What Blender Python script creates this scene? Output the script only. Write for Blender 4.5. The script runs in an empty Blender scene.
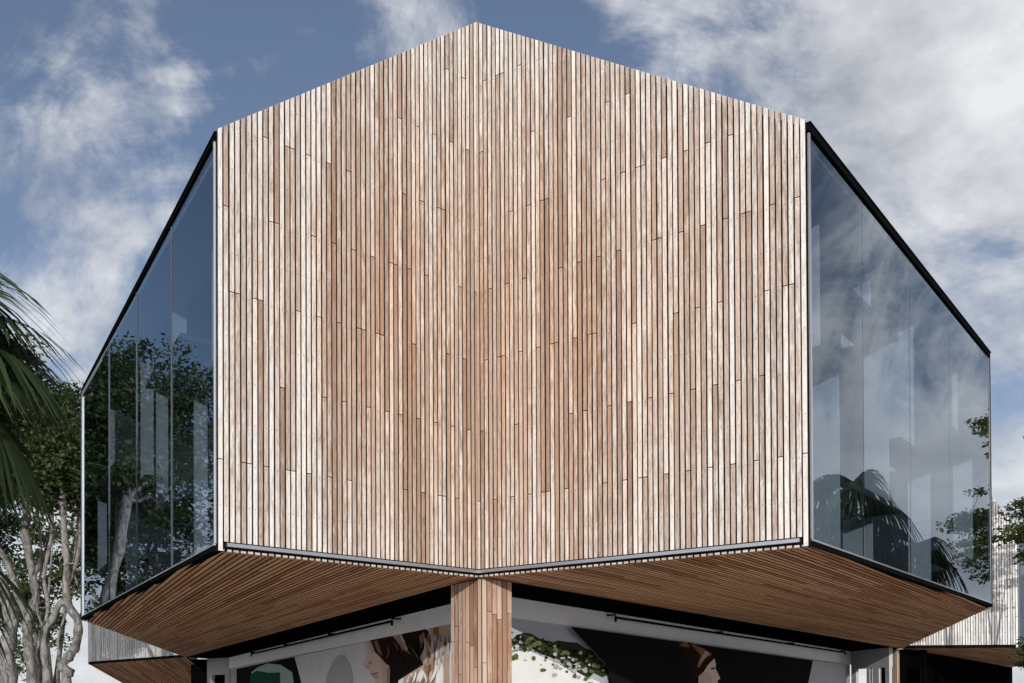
import bpy, math, random
from mathutils import Vector, Matrix
import numpy as np

random.seed(7)
rng = np.random.default_rng(11)
scn = bpy.context.scene
COL = scn.collection

# ------------------------------------------------------------------ camera model (survey of the place)
F, PITCH, ROLL, CX, CY, EYE = 921.27, math.radians(0.5715), math.radians(0.2719), 512.0, 692.74, 1.6

def ray(px, py):
    xr, yr = px - CX, CY - py
    c, s = math.cos(ROLL), math.sin(ROLL)
    X, Y = xr * c + yr * s, -xr * s + yr * c
    c, s = math.cos(PITCH), math.sin(PITCH)
    return Vector((X, F * c - Y * s, F * s + Y * c))

def at(px, py, depth):                      # point seen at a pixel, at a given depth
    r = ray(px, py); t = depth / r.y
    return Vector((r.x * t, r.y * t, r.z * t + EYE))

def on_wall(px, py, p0, p1):                # point seen at a pixel, on the vertical plane through p0-p1
    r = ray(px, py)
    n = Vector((p1[1] - p0[1], -(p1[0] - p0[0]), 0))
    t = (n.x * p0[0] + n.y * p0[1]) / (n.x * r.x + n.y * r.y)
    return Vector((r.x * t, r.y * t, r.z * t + EYE))

cam = bpy.data.cameras.new('camera'); co = bpy.data.objects.new('camera', cam); COL.objects.link(co)
cam.sensor_width = 36; cam.lens = F / 1024 * 36; cam.shift_y = (CY - 341.5) / 1024
cam.clip_start = 0.05; cam.clip_end = 5000
co.matrix_world = Matrix.Translation((0, 0, EYE)) @ Matrix.Rotation(math.pi / 2 + PITCH, 4, 'X') @ Matrix.Rotation(-ROLL, 4, 'Z')
scn.camera = co

# ------------------------------------------------------------------ materials
def newmat(name):
    m = bpy.data.materials.new(name); m.use_nodes = True
    nt = m.node_tree; b = nt.nodes['Principled BSDF']
    return m, nt, b

def N(nt, t, **kw):
    n = nt.nodes.new(t)
    for k, v in kw.items(): setattr(n, k, v)
    return n

def math_(nt, op, a, b=None, c=None, clamp=False):
    n = N(nt, 'ShaderNodeMath', operation=op); n.use_clamp = clamp
    for i, v in enumerate((a, b, c)):
        if v is None: continue
        if hasattr(v, 'links'): nt.links.new(v, n.inputs[i])
        else: n.inputs[i].default_value = v
    return n.outputs[0]

def mixc(nt, fac, a, b, mode='MIX'):
    n = N(nt, 'ShaderNodeMix', data_type='RGBA', blend_type=mode)
    for sock, v in ((n.inputs[0], fac), (n.inputs[6], a), (n.inputs[7], b)):
        if hasattr(v, 'links'): nt.links.new(v, sock)
        elif isinstance(v, (int, float)): sock.default_value = v
        else: sock.default_value = (*v, 1)
    return n.outputs[2]

def ramp(nt, fac, stops):
    r = N(nt, 'ShaderNodeValToRGB'); e = r.color_ramp.elements
    while len(e) < len(stops): e.new(0.5)
    for k, (p, c) in enumerate(stops):
        e[k].position = p; e[k].color = (*c, 1) if len(c) == 3 else c
    nt.links.new(fac, r.inputs[0]); return r.outputs[0]

def noise(nt, vec, scale, detail=4, rough=0.55, dist=0.0):
    n = N(nt, 'ShaderNodeTexNoise'); n.inputs['Scale'].default_value = scale
    n.inputs['Detail'].default_value = detail; n.inputs['Roughness'].default_value = rough
    n.inputs['Distortion'].default_value = dist
    if vec is not None: nt.links.new(vec, n.inputs['Vector'])
    return n.outputs[0]

def combine(nt, x, y, z):
    n = N(nt, 'ShaderNodeCombineXYZ')
    for i, v in enumerate((x, y, z)):
        if hasattr(v, 'links'): nt.links.new(v, n.inputs[i])
        else: n.inputs[i].default_value = v
    return n.outputs[0]

def wood(name, palette, white, nails, grain=0.5, silver=0.0, sides=None):
    """boards: attribute 'board' = random r,g,b per board piece; UV = (0..1 across, metres along)"""
    m, nt, b = newmat(name)
    at_ = N(nt, 'ShaderNodeAttribute', attribute_name='board'); sep = N(nt, 'ShaderNodeSeparateColor')
    nt.links.new(at_.outputs['Color'], sep.inputs[0]); r1, r2, r3 = sep.outputs
    uv = N(nt, 'ShaderNodeUVMap'); suv = N(nt, 'ShaderNodeSeparateXYZ'); nt.links.new(uv.outputs[0], suv.inputs[0])
    u, v = suv.outputs[0], suv.outputs[1]
    base = ramp(nt, r1, palette)
    off = math_(nt, 'MULTIPLY', r2, 57.0)
    # long grain streaks
    gv = combine(nt, math_(nt, 'MULTIPLY', u, 5.0), math_(nt, 'MULTIPLY', v, 2.2), off)
    g = noise(nt, gv, 1.0, 5, 0.65)
    gfac = math_(nt, 'SUBTRACT', g, 0.5)
    lum = math_(nt, 'ADD', math_(nt, 'MULTIPLY', gfac, grain), 1.0)
    c = mixc(nt, 1.0, base, combine(nt, lum, lum, lum), 'MULTIPLY')
    # bleached patches where the sap wood has silvered
    bv = combine(nt, math_(nt, 'MULTIPLY', u, 0.8), math_(nt, 'MULTIPLY', v, 1.9), math_(nt, 'ADD', off, 13.0))
    bn = noise(nt, bv, 1.0, 7, 0.78, 0.6)
    bt = math_(nt, 'ADD', bn, math_(nt, 'MULTIPLY', math_(nt, 'SUBTRACT', r3, 0.5), 0.30))
    # silvering higher up on the wall and away from the sheltered inner corner: attribute 'weather'
    wa = N(nt, 'ShaderNodeAttribute', attribute_name='weather')
    bt = math_(nt, 'ADD', bt, math_(nt, 'MULTIPLY', math_(nt, 'SUBTRACT', wa.outputs['Fac'], 0.5), silver))
    bf = N(nt, 'ShaderNodeMapRange', interpolation_type='SMOOTHSTEP')
    nt.links.new(bt, bf.inputs[0]); bf.inputs[1].default_value = 0.41; bf.inputs[2].default_value = 0.76
    c = mixc(nt, math_(nt, 'MULTIPLY', bf.outputs[0], 0.85), c, white)
    # sheltered wood keeps its warm brown, and every board is mottled along its length
    if silver:
        wm = math_(nt, 'MULTIPLY_ADD', wa.outputs['Fac'], -1.15, 0.95, clamp=True)
        c = mixc(nt, wm, c, mixc(nt, 1.0, c, (1.06, .80, .60), 'MULTIPLY'))
        mv = combine(nt, math_(nt, 'MULTIPLY', u, 1.6), math_(nt, 'MULTIPLY', v, 4.5), math_(nt, 'ADD', off, 31.0))
        mn = noise(nt, mv, 1.0, 6, 0.72, 0.8); ml = math_(nt, 'MULTIPLY_ADD', mn, 1.15, 0.42)
        c = mixc(nt, 1.0, c, combine(nt, ml, ml, ml), 'MULTIPLY')
    # fine dirt, knots
    kv = combine(nt, math_(nt, 'MULTIPLY', u, 2.0), math_(nt, 'MULTIPLY', v, 9.0), off)
    kn = noise(nt, kv, 1.4, 3, 0.6)
    kf = N(nt, 'ShaderNodeMapRange'); nt.links.new(kn, kf.inputs[0])
    kf.inputs[1].default_value = 0.66; kf.inputs[2].default_value = 0.8
    c = mixc(nt, math_(nt, 'MULTIPLY', kf.outputs[0], 0.45), c, (0.09, 0.055, 0.035))
    if nails:
        dv = math_(nt, 'ABSOLUTE', math_(nt, 'SUBTRACT', math_(nt, 'MODULO', v, 0.56), 0.28))
        du = math_(nt, 'MULTIPLY', math_(nt, 'ABSOLUTE', math_(nt, 'SUBTRACT', u, 0.5)), 0.064)
        d = math_(nt, 'SQRT', math_(nt, 'ADD', math_(nt, 'MULTIPLY', dv, dv), math_(nt, 'MULTIPLY', du, du)))
        nf = math_(nt, 'LESS_THAN', d, 0.0085)
        c = mixc(nt, math_(nt, 'MULTIPLY', nf, 0.55), c, (0.05, 0.04, 0.035))
    if sides:                                  # shade of the open gaps painted on the board edges: they lie at u = 0 and u = 1
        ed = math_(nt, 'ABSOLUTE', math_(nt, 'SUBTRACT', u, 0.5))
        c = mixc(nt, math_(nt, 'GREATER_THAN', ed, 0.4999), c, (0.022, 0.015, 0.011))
    nt.links.new(c, b.inputs['Base Color'])
    b.inputs['Roughness'].default_value = 0.75
    b.inputs['Specular IOR Level'].default_value = 0.2
    bump = N(nt, 'ShaderNodeBump'); bump.inputs['Strength'].default_value = 0.25; bump.inputs['Distance'].default_value = 0.004
    nt.links.new(g, bump.inputs['Height']); nt.links.new(bump.outputs[0], b.inputs['Normal'])
    return m

M = {}
M['cladding'] = wood('weathered_cladding',
    [(0.0, (0.225, 0.158, 0.117)), (0.15, (0.275, 0.200, 0.153)), (0.5, (0.310, 0.236, 0.188)), (0.85, (0.35, 0.278, 0.231)), (1.0, (0.40, 0.334, 0.288))],
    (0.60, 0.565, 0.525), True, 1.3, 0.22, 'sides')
M['pale_cladding'] = wood('pale_cladding',
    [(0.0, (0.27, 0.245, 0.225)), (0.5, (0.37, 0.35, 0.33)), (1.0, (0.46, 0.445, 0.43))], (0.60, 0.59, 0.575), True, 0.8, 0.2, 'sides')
M['soffit'] = wood('soffit_timber',
    [(0.0, (0.24, 0.095, 0.038)), (0.35, (0.38, 0.165, 0.068)), (0.7, (0.48, 0.235, 0.10)), (1.0, (0.56, 0.32, 0.165))],
    (0.54, 0.33, 0.18), False, 0.8, 0.0)
M['column'] = wood('column_timber',
    [(0.0, (0.24, 0.125, 0.08)), (0.4, (0.35, 0.20, 0.135)), (0.75, (0.44, 0.27, 0.19)), (1.0, (0.52, 0.38, 0.29))],
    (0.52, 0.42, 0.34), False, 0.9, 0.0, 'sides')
M['end_grain'] = wood('board_ends', [(0.0, (0.28, 0.22, 0.18)), (1.0, (0.42, 0.36, 0.31))], (0.5, 0.46, 0.42), False, 0.6)

def plain(name, colour, rough=0.6, metal=0.0, var=0.12, scale=3.0, spec=0.4):
    m, nt, b = newmat(name)
    tc = N(nt, 'ShaderNodeTexCoord')
    n = noise(nt, tc.outputs['Object'], scale, 5, 0.6)
    k = math_(nt, 'ADD', math_(nt, 'MULTIPLY', math_(nt, 'SUBTRACT', n, 0.5), 2 * var), 1.0)
    nt.links.new(mixc(nt, 1.0, colour, combine(nt, k, k, k), 'MULTIPLY'), b.inputs['Base Color'])
    b.inputs['Roughness'].default_value = rough; b.inputs['Metallic'].default_value = metal
    b.inputs['Specular IOR Level'].default_value = spec
    return m

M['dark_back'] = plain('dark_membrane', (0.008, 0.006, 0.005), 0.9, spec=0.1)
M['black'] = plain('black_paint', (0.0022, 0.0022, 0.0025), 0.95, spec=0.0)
M['frame'] = plain('dark_frame', (0.005, 0.0055, 0.006), 0.9, spec=0.0)
M['alu'] = plain('aluminium_trim', (0.62, 0.64, 0.66), 0.32, 0.85, 0.06)
M['flash'] = plain('flashing', (0.36, 0.36, 0.375), 0.35, 0.9, 0.1, 1.2)
M['white'] = plain('white_panel', (0.78, 0.78, 0.77), 0.6, var=0.05)
M['fin'] = plain('pale_fin', (0.56, 0.57, 0.58), 0.6, var=0.06)
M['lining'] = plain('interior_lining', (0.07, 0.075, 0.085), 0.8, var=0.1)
M['joint'] = plain('silicone_joint', (0.07, 0.08, 0.09), 0.6)
M['slab'] = plain('floor_edge', (0.05, 0.055, 0.06), 0.7)
M['fascia'] = plain('grey_fascia', (0.80, 0.80, 0.80), 0.8, var=0.08, scale=0.8)
M['concrete'] = plain('concrete', (0.36, 0.37, 0.36), 0.8, var=0.2, scale=1.5)
M['roof'] = plain('roof_sheet', (0.16, 0.165, 0.17), 0.5, var=0.1)
M['bark'] = None

def glass_mat():
    m, nt, b = newmat('tinted_glass'); nt.nodes.remove(b)
    out = nt.nodes['Material Output']
    ge = N(nt, 'ShaderNodeNewGeometry'); vm = N(nt, 'ShaderNodeVectorMath', operation='DOT_PRODUCT')
    nt.links.new(ge.outputs['Incoming'], vm.inputs[0]); nt.links.new(ge.outputs['Normal'], vm.inputs[1])
    ca = math_(nt, 'SUBTRACT', 1.0, math_(nt, 'ABSOLUTE', vm.outputs['Value']), clamp=True)
    f = math_(nt, 'MULTIPLY_ADD', math_(nt, 'POWER', ca, 4.0), 0.86, 0.145, clamp=True)     # coated double glazing, same from both sides
    tr = N(nt, 'ShaderNodeBsdfTransparent'); tr.inputs[0].default_value = (0.48, 0.535, 0.59, 1)
    gl = N(nt, 'ShaderNodeBsdfGlossy'); gl.inputs['Roughness'].default_value = 0.0; gl.inputs[0].default_value = (0.84, 0.92, 1.0, 1)
    tc = N(nt, 'ShaderNodeTexCoord'); nz = noise(nt, tc.outputs['Object'], 0.35, 2)
    bump = N(nt, 'ShaderNodeBump'); bump.inputs['Strength'].default_value = 0.02; bump.inputs['Distance'].default_value = 0.05
    nt.links.new(nz, bump.inputs['Height']); nt.links.new(bump.outputs[0], gl.inputs['Normal'])
    mx = N(nt, 'ShaderNodeMixShader')
    nt.links.new(f, mx.inputs[0]); nt.links.new(tr.outputs[0], mx.inputs[1]); nt.links.new(gl.outputs[0], mx.inputs[2])
    nt.links.new(mx.outputs[0], out.inputs[0]); return m
M['glass'] = glass_mat()
m, nt, b = newmat('clear_inner_face'); nt.nodes.remove(b); tr = N(nt, 'ShaderNodeBsdfTransparent'); tr.inputs[0].default_value = (.93, .95, .96, 1)
nt.links.new(tr.outputs[0], nt.nodes['Material Output'].inputs[0]); M['glass_in'] = m

def leaf_mat(name, dark, light, trans=0.3):
    m, nt, b = newmat(name); out = nt.nodes['Material Output']
    a = N(nt, 'ShaderNodeAttribute', attribute_name='board'); s = N(nt, 'ShaderNodeSeparateColor')
    nt.links.new(a.outputs['Color'], s.inputs[0])
    c = mixc(nt, s.outputs[0], dark, light)
    nt.links.new(c, b.inputs['Base Color']); b.inputs['Roughness'].default_value = 0.55
    b.inputs['Specular IOR Level'].default_value = 0.25
    t = N(nt, 'ShaderNodeBsdfTranslucent'); nt.links.new(mixc(nt, 1.0, c, (1.3, 1.5, 0.6), 'MULTIPLY'), t.inputs[0])
    mx = N(nt, 'ShaderNodeMixShader'); mx.inputs[0].default_value = trans
    nt.links.new(b.outputs[0], mx.inputs[1]); nt.links.new(t.outputs[0], mx.inputs[2]); nt.links.new(mx.outputs[0], out.inputs[0])
    return m
M['leaf'] = leaf_mat('dense_leaf', (0.010, 0.020, 0.008), (0.068, 0.100, 0.028), 0.25)
M['feather_leaf'] = leaf_mat('feather_leaf', (0.035, 0.055, 0.018), (0.13, 0.16, 0.05), 0.3)
M['palm_leaf'] = leaf_mat('palm_leaf', (0.012, 0.024, 0.010), (0.06, 0.09, 0.03), 0.2)

def bark_mat(name, c1, c2):
    m, nt, b = newmat(name); tc = N(nt, 'ShaderNodeTexCoord')
    mp = N(nt, 'ShaderNodeMapping'); mp.inputs['Scale'].default_value = (2.2, 2.2, 1.0); nt.links.new(tc.outputs['Object'], mp.inputs[0])
    n = noise(nt, mp.outputs[0], 2.6, 8, 0.78, 1.2)
    nt.links.new(ramp(nt, n, [(0.40, c1), (0.58, c2)]), b.inputs['Base Color']); b.inputs['Roughness'].default_value = 0.9
    bump = N(nt, 'ShaderNodeBump'); bump.inputs['Strength'].default_value = 0.6; bump.inputs['Distance'].default_value = 0.05
    nt.links.new(n, bump.inputs['Height']); nt.links.new(bump.outputs[0], b.inputs['Normal'])
    return m
M['bark'] = bark_mat('pale_bark', (0.03, 0.028, 0.026), (0.225, 0.212, 0.20))
M['dark_bark'] = bark_mat('dark_bark', (0.035, 0.03, 0.025), (0.13, 0.11, 0.09))
M['palm_bark'] = bark_mat('palm_bark', (0.05, 0.04, 0.03), (0.18, 0.15, 0.12))

# ------------------------------------------------------------------ mesh helpers
class MB:
    def __init__(s): s.v, s.f, s.uv, s.c, s.w, s.mi, s.sm = [], [], [], [], [], [], []
    def face(s, idx, uv=None, col=(0.5, 0.5, 0.5), mi=0, w=0.5, smooth=False):
        s.f.append(tuple(idx)); s.uv.append(uv or [(0.5, 0.0)] * len(idx)); s.c.append(col); s.mi.append(mi)
        s.w.append(w if isinstance(w, (list, tuple)) else [w] * len(idx)); s.sm.append(smooth)
    def poly(s, pts, **k):
        b = len(s.v); s.v += [tuple(p) for p in pts]; s.face(range(b, b + len(pts)), **k)
    def prism(s, pts, off, **k):              # polygon pts (any plane) extruded by vector off
        off = Vector(off); n = len(pts); b = len(s.v)
        s.v += [tuple(p) for p in pts] + [tuple(Vector(p) + off) for p in pts]
        s.face(range(b + n - 1, b - 1, -1), **k); s.face(range(b + n, b + 2 * n), **k)
        for i in range(n):
            j = (i + 1) % n; s.face((b + i, b + j, b + n + j, b + n + i), **k)
    def wallbox(s, p, q, z0, z1, n, d0, d1, z1q=None, z0q=None, **k):   # box on the line p-q, from offset d0 to d1 along n
        z1q = z1 if z1q is None else z1q; z0q = z0 if z0q is None else z0q
        a = [Vector((p[0], p[1], z0)), Vector((q[0], q[1], z0q)), Vector((q[0], q[1], z1q)), Vector((p[0], p[1], z1))]
        nn = Vector((n[0], n[1], 0)); s.prism([x + nn * d0 for x in a], nn * (d1 - d0), **k)
    def tube(s, pts, rad, sides=8, cap=True, **k):
        pts = [Vector(p) for p in pts]; rings = []
        ref = Vector((0.37, 0.61, 0.7)).normalized()
        for i, p in enumerate(pts):
            t = (pts[min(i + 1, len(pts) - 1)] - pts[max(i - 1, 0)]).normalized()
            x = t.cross(ref).normalized(); y = t.cross(x)
            b = len(s.v); r = rad[i] if isinstance(rad, (list, tuple)) else rad
            s.v += [tuple(p + (x * math.cos(2 * math.pi * a / sides) + y * math.sin(2 * math.pi * a / sides)) * r) for a in range(sides)]
            rings.append(b)
        for a, b in zip(rings, rings[1:]):
            for j in range(sides):
                q = (j + 1) % sides; s.face((a + j, a + q, b + q, b + j), smooth=True, **k)
        if cap:
            s.face([rings[0] + j for j in range(sides)][::-1], **k); s.face([rings[-1] + j for j in range(sides)], **k)
    def build(s, name, mats, parent=None, origin=None):
        me = bpy.data.meshes.new(name)
        o0 = Vector(origin) if origin is not None else (root_of(parent).location if parent else Vector((0, 0, 0)))
        me.from_pydata([(x - o0.x, y - o0.y, z - o0.z) for x, y, z in s.v], [], s.f)
        if not isinstance(mats, (list, tuple)): mats = [mats]
        for m in mats: me.materials.append(m)
        me.polygons.foreach_set('material_index', s.mi); me.polygons.foreach_set('use_smooth', s.sm)
        uvl = me.uv_layers.new(name='UVMap'); uvl.data.foreach_set('uv', [x for f in s.uv for p in f for x in p])
        ca = me.color_attributes.new('board', 'FLOAT_COLOR', 'CORNER')
        ca.data.foreach_set('color', [x for f, c in zip(s.f, s.c) for _ in f for x in (*c, 1.0)])
        wa = me.attributes.new('weather', 'FLOAT', 'CORNER'); wa.data.foreach_set('value', [x for f in s.w for x in f])
        me.update()
        ob = bpy.data.objects.new(name, me); COL.objects.link(ob)
        if parent: ob.parent = parent
        elif origin is not None: ob.location = o0
        return ob

def root_of(o):
    while o.parent: o = o.parent
    return o

def tag(o, label=None, cat=None, group=None, kind=None):
    for k, v in (('label', label), ('category', cat), ('group', group), ('kind', kind)):
        if v: o[k] = v
    return o

def thing(name, loc, label, cat, group=None):
    o = bpy.data.objects.new(name, None); o.location = loc; o.empty_display_size = 0.2; COL.objects.link(o)
    return tag(o, label, cat, group)

V2 = lambda x, y: Vector((x, y))
def rnd3(): return (random.random(), random.random(), random.random())

# ------------------------------------------------------------------ plan of the building (metres)
A, B, A2 = V2(-3.858, 12.045), V2(-0.535, 14.751), V2(3.869, 11.917)
E_, E2 = V2(-10.259, 21.978), V2(10.385, 19.927)
C, C2 = V2(-1.032, 15.70), V2(0.002, 15.344)
D, D2 = V2(-14.12, 39.88), V2(15.14, 35.77)
Fn, Fn2 = V2(-21.41, 46.58), V2(19.57, 35.6)
ZS, ZE, ZR = 3.60, 9.12, 12.553             # soffit, eaves, ridge

def outward(p, q, ref):                      # unit normal of p-q pointing to the side of ref
    d = (q - p).normalized(); n = V2(d.y, -d.x)
    return n if (ref - p).dot(n) > 0 else -n

EYE2 = V2(0, 0)

def timber_wall(parent, p, q, zp, zq, front, z0=ZS + 0.125, pitch=0.08, bw=0.0595, mat='cladding', shelter=None, first_low=True, label=None, z0_low=ZS):
    """vertical boards with open joints on the line p-q, top sloping from zp to zq"""
    n = outward(p, q, front); L = (q - p).length; u = (q - p) / L
    mb = MB()
    # membrane behind the open joints
    mb.wallbox(p + u * 0.02, q - u * 0.004, z0_low + 0.03, zp - 0.06, n, -0.16, -0.035, z1q=zq - 0.06, mi=1)
    k = max(1, round(L / pitch)); pt = L / k; w = pt - (pitch - bw)
    rows = 0.56
    for i in range(k):
        s0 = i * pt + (pt - w) / 2; s1 = s0 + w
        ja = random.uniform(-.0022, .0022); s0 += ja; s1 += ja
        t0, t1 = zp + (zq - zp) * s0 / L, zp + (zq - zp) * s1 / L
        zlow = z0_low if (first_low and i == 0) else z0
        z = zlow; zend = min(t0, t1)
        cuts = []
        zz = 2 * rows * ((-i + (1 if random.random() < .12 else 0)) % 4) + 0.28 + 0.045 - 8 * rows
        while zz < zend - 0.35:
            if zz > zlow + 0.35 and random.random() > .06: cuts.append(zz)
            zz += 8 * rows
        ends = [zlow] + cuts + [None]
        proud = random.uniform(-.003, .003)
        common = random.random()
        for a, b in zip(ends, ends[1:]):
            za = a + (0.006 if a != zlow else 0)
            zb0, zb1 = (t0, t1) if b is None else (b - 0.006, b - 0.006)
            col = (random.random(), random.random(), random.random())
            if i == 0: col = (.9, col[1], .85)
            f0, f1 = 0.0, 0.036 + proud
            P0, P1 = p + u * s0, p + u * s1
            def pt3(P, d, z): return (P.x + n.x * d, P.y + n.y * d, z)
            bi = len(mb.v)
            mb.v += [pt3(P0, f1 - .036, za), pt3(P1, f1 - .036, za), pt3(P1, f1 - .036, zb1), pt3(P0, f1 - .036, zb0),
                     pt3(P0, f1, za), pt3(P1, f1, za), pt3(P1, f1, zb1), pt3(P0, f1, zb0)]
            sh = (lambda s, z: 0.5) if shelter is None else shelter
            wv = [sh(s0 / L, za), sh(s1 / L, za), sh(s1 / L, zb1), sh(s0 / L, zb0)]
            mb.face((bi + 4, bi + 5, bi + 6, bi + 7), [(0, za), (1, za), (1, zb1), (0, zb0)], col, w=wv)
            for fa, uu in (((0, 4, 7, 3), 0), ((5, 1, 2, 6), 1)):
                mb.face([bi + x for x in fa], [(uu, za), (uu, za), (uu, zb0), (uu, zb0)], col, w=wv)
            mb.face((bi + 7, bi + 6, bi + 2, bi + 3), [(0, zb0)] * 4, (0.9, col[1], 0.9))
            mb.face((bi + 0, bi + 1, bi + 5, bi + 4), [(0, za)] * 4, col)
    o = mb.build('timber_wall', [M[mat], M['dark_back']], parent)
    if label: o['label'] = label
    return o

def clip(poly, p, n):                        # keep the side where (x-p).n >= 0
    out = []
    for i in range(len(poly)):
        a, b = poly[i], poly[(i + 1) % len(poly)]
        da, db = (a - p).dot(n), (b - p).dot(n)
        if da >= 0: out.append(a)
        if da * db < 0: out.append(a + (b - a) * (da / (da - db)))
    return out

def soffit(parent, poly, dirv, z=ZS, slope=0.0, ends=2, front=None, pitch=0.098, bw=0.070, mat='soffit', label=None):
    d = dirv.normalized(); n = V2(-d.y, d.x)
    fn = outward(front[0], front[1], V2(0, 0)) if front else None
    zq = lambda q: z - (slope * max(0, (front[0] - q).dot(fn)) if front else 0)
    lo = min(p.dot(n) for p in poly); hi = max(p.dot(n) for p in poly)
    ml, mh = min(p.dot(d) for p in poly), max(p.dot(d) for p in poly)
    mb = MB(); k = 0; s = lo + 0.01
    while s < hi:
        strip = clip(clip(poly, n * s, n), n * (s + bw), -n)
        t = ml - random.uniform(0, 3)
        while t < mh and len(strip) > 2:
            l = random.uniform(2.0, 5.5)
            seg = clip(clip(strip, d * (t + 0.002), d), d * (t + l - 0.002), -d)
            if len(seg) > 2:
                col = rnd3(); ar = sum(seg[i].x * seg[(i + 1) % len(seg)].y - seg[(i + 1) % len(seg)].x * seg[i].y for i in range(len(seg)))
                if ar < 0: seg = seg[::-1]
                b = len(mb.v); m = len(seg); jz = random.uniform(-.002, .002)
                mb.v += [(q.x, q.y, zq(q) + jz) for q in seg] + [(q.x, q.y, zq(q) + 0.03 + jz) for q in seg]
                uvs = [((q.dot(n) - s) / bw, q.dot(d)) for q in seg]
                mb.face(range(b + m - 1, b - 1, -1), uvs[::-1], col)
                for i in range(m):
                    j = (i + 1) % m
                    mb.face((b + i, b + j, b + m + j, b + m + i), [uvs[i], uvs[j], uvs[j], uvs[i]], col, mi=(ends if abs((seg[j] - seg[i]).normalized().dot(d)) < .95 and (seg[j] - seg[i]).length > .01 else 1))
            t += l
        s += pitch
    mb.prism([(q.x, q.y, zq(q) + 0.045) for q in poly], (0, 0, 0.05), mi=1)
    o = mb.build('soffit', [M[mat], M['dark_back'], M['end_grain']], parent)
    if label: o['label'] = label
    return o

def flashing(parent, p, q, front, trim=0.12, mat='flash'):
    n = outward(p, q, front); u = (q - p).normalized(); mb = MB()
    p_, q_ = p + u * trim, q - u * 0.005
    mb.wallbox(p_, q_, ZS + 0.060, ZS + 0.108, n, -0.03, 0.055)          # drip edge
    mb.wallbox(p_, q_, ZS + 0.004, ZS + 0.050, n, -0.14, -0.05)         # recess above the soffit ends
    return mb.build('metal_flashing', M[mat], parent)

def glazing(parent, p, q, inside, cuts, slabs, fins=True, ztop=ZE, head=0.095, proj=.03, fd=1.0):
    """glass wall on the line p-q: panes, mullions, channel frames, and the room just behind it"""
    n = outward(p, q, inside) * -1; L = (q - p).length; u = (q - p) / L
    gw = MB(); z0 = ZS
    gw.wallbox(p + u * .05, q - u * .05, z0 + 0.0, z0 + 0.072, n, -0.09, 0.03)          # bottom channel
    gw.wallbox(p + u * .02, q, ztop - head, ztop, n, -0.09, proj)        # head frame
    gw.wallbox(p + u * .02, q + u * .02, ztop + 0.004, ztop + 0.02, n, -0.12, proj + .015)     # drip cap
    gw.wallbox(p + u * .012, p + u * .046, z0, ztop - 0.11, n, -0.14, -0.01)
    wall = gw.build('glass_wall', M['frame'], parent)
    tr = MB()
    tr.wallbox(p + u * .055, q - u * .055, z0 + 0.075, z0 + 0.10, n, -0.05, 0.02)      # light bead
    tr.wallbox(p + u * .048, p + u * .085, z0 + 0.103, ztop - 0.108, n, -0.05, 0.018)
    tr.wallbox(q - u * .02, q + u * .03, z0 - 0.01, ztop - 0.108, n, -0.05, 0.004)
    tr.build('edge_trim', M['alu'], wall)
    ts = [0.0] + list(cuts) + [1.0]
    for i, (a, b) in enumerate(zip(ts, ts[1:])):
        pa, pb = p + u * (a * L + (0.09 if i == 0 else 0.006)), p + u * (b * L - (0.03 if b == 1 else 0.006))
        g = MB(); g.wallbox(pa, pb, z0 + 0.103, ztop - 0.11, n, -0.02, 0.0)
        gp = g.build('pane', [M['glass'], M['glass_in']], wall)
        for pl in gp.data.polygons: pl.material_index = 0 if pl.normal.xy.dot(n) > .9 else 1
        if b < 1:
            m = MB(); pc = p + u * (b * L)
            m.wallbox(pc - u * .0045, pc + u * .0045, z0 + 0.103, ztop - 0.11, n, -0.02, -0.004)
            m.build('mullion', M['joint'], wall)
        zs = [z0 + 0.2] + sorted(slabs[i]) + [ztop - 0.22]
        for zz in zs[1:-1]:                                                  # inner window transoms
            t = MB(); t.wallbox(p + u * (a * L + (.02 if i else 1.1)), p + u * (b * L - .02), zz - .05, zz + .05, n, -0.80, -0.16)
            t.build('transom', M['slab'], wall)
        if fins:                                                             # pale reveals, stepped at each transom
            pc = p + u * (b * L - 0.03)
            for k, (za, zb) in enumerate(zip(zs, zs[1:])):
                d0, d1 = ((-.34, -.34 - .40 * fd), (-.62, -.62 - .50 * fd))[(k + i) % 2]
                f = MB(); f.wallbox(pc - u * .05, pc, za + .055, zb - .055, n, d1, d0)
                f.build('fin', M['fin'], wall)
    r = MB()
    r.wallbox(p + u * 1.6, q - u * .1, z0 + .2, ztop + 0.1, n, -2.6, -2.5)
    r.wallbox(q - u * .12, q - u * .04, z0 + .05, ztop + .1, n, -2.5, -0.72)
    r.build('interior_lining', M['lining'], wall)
    return wall

# ------------------------------------------------------------------ main pavilion
main = thing('timber_pavilion', (B.x, B.y, 0), 'large timber clad upper storey with pointed top and V shaped front above a recessed shopfront', 'building', 'timber pavilions')

def shelter_l(s, z):                          # 1 = exposed and silvered, 0 = sheltered and brown ; s 0 at outer edge
    d = 1 - s
    return max(0, min(1, 0.22 + 0.55 * max(0, (z - 8.0) / 3.6) + 0.75 * max(0, d - .35) + 0.40 * max(0, min(1, 1 - (z - 4.3) / 1.6))))

timber_wall(main, A, B, ZE + 0.02, ZR, EYE2, shelter=shelter_l)
timber_wall(main, A2, B, ZE + 0.02, ZR, EYE2, shelter=shelter_l)
flashing(main, A, B, EYE2); flashing(main, A2, B, EYE2)
soffit(main, [A, B, C, D, E_], D - C)
soffit(main, [A2, E2, D2, C2, B], D2 - C2)
glazing(main, A, E_, V2(0, 30), (0.221, 0.451, 0.692), [(6.45,), (7.35, 4.9), (5.7,), (6.6, 4.6)], head=.05, proj=.002, fd=.5)
glazing(main, A2, E2, V2(0, 30), (0.205, 0.435, 0.677), [(6.56,), (7.7, 4.8), (6.0,), (6.95, 4.5)])
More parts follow.
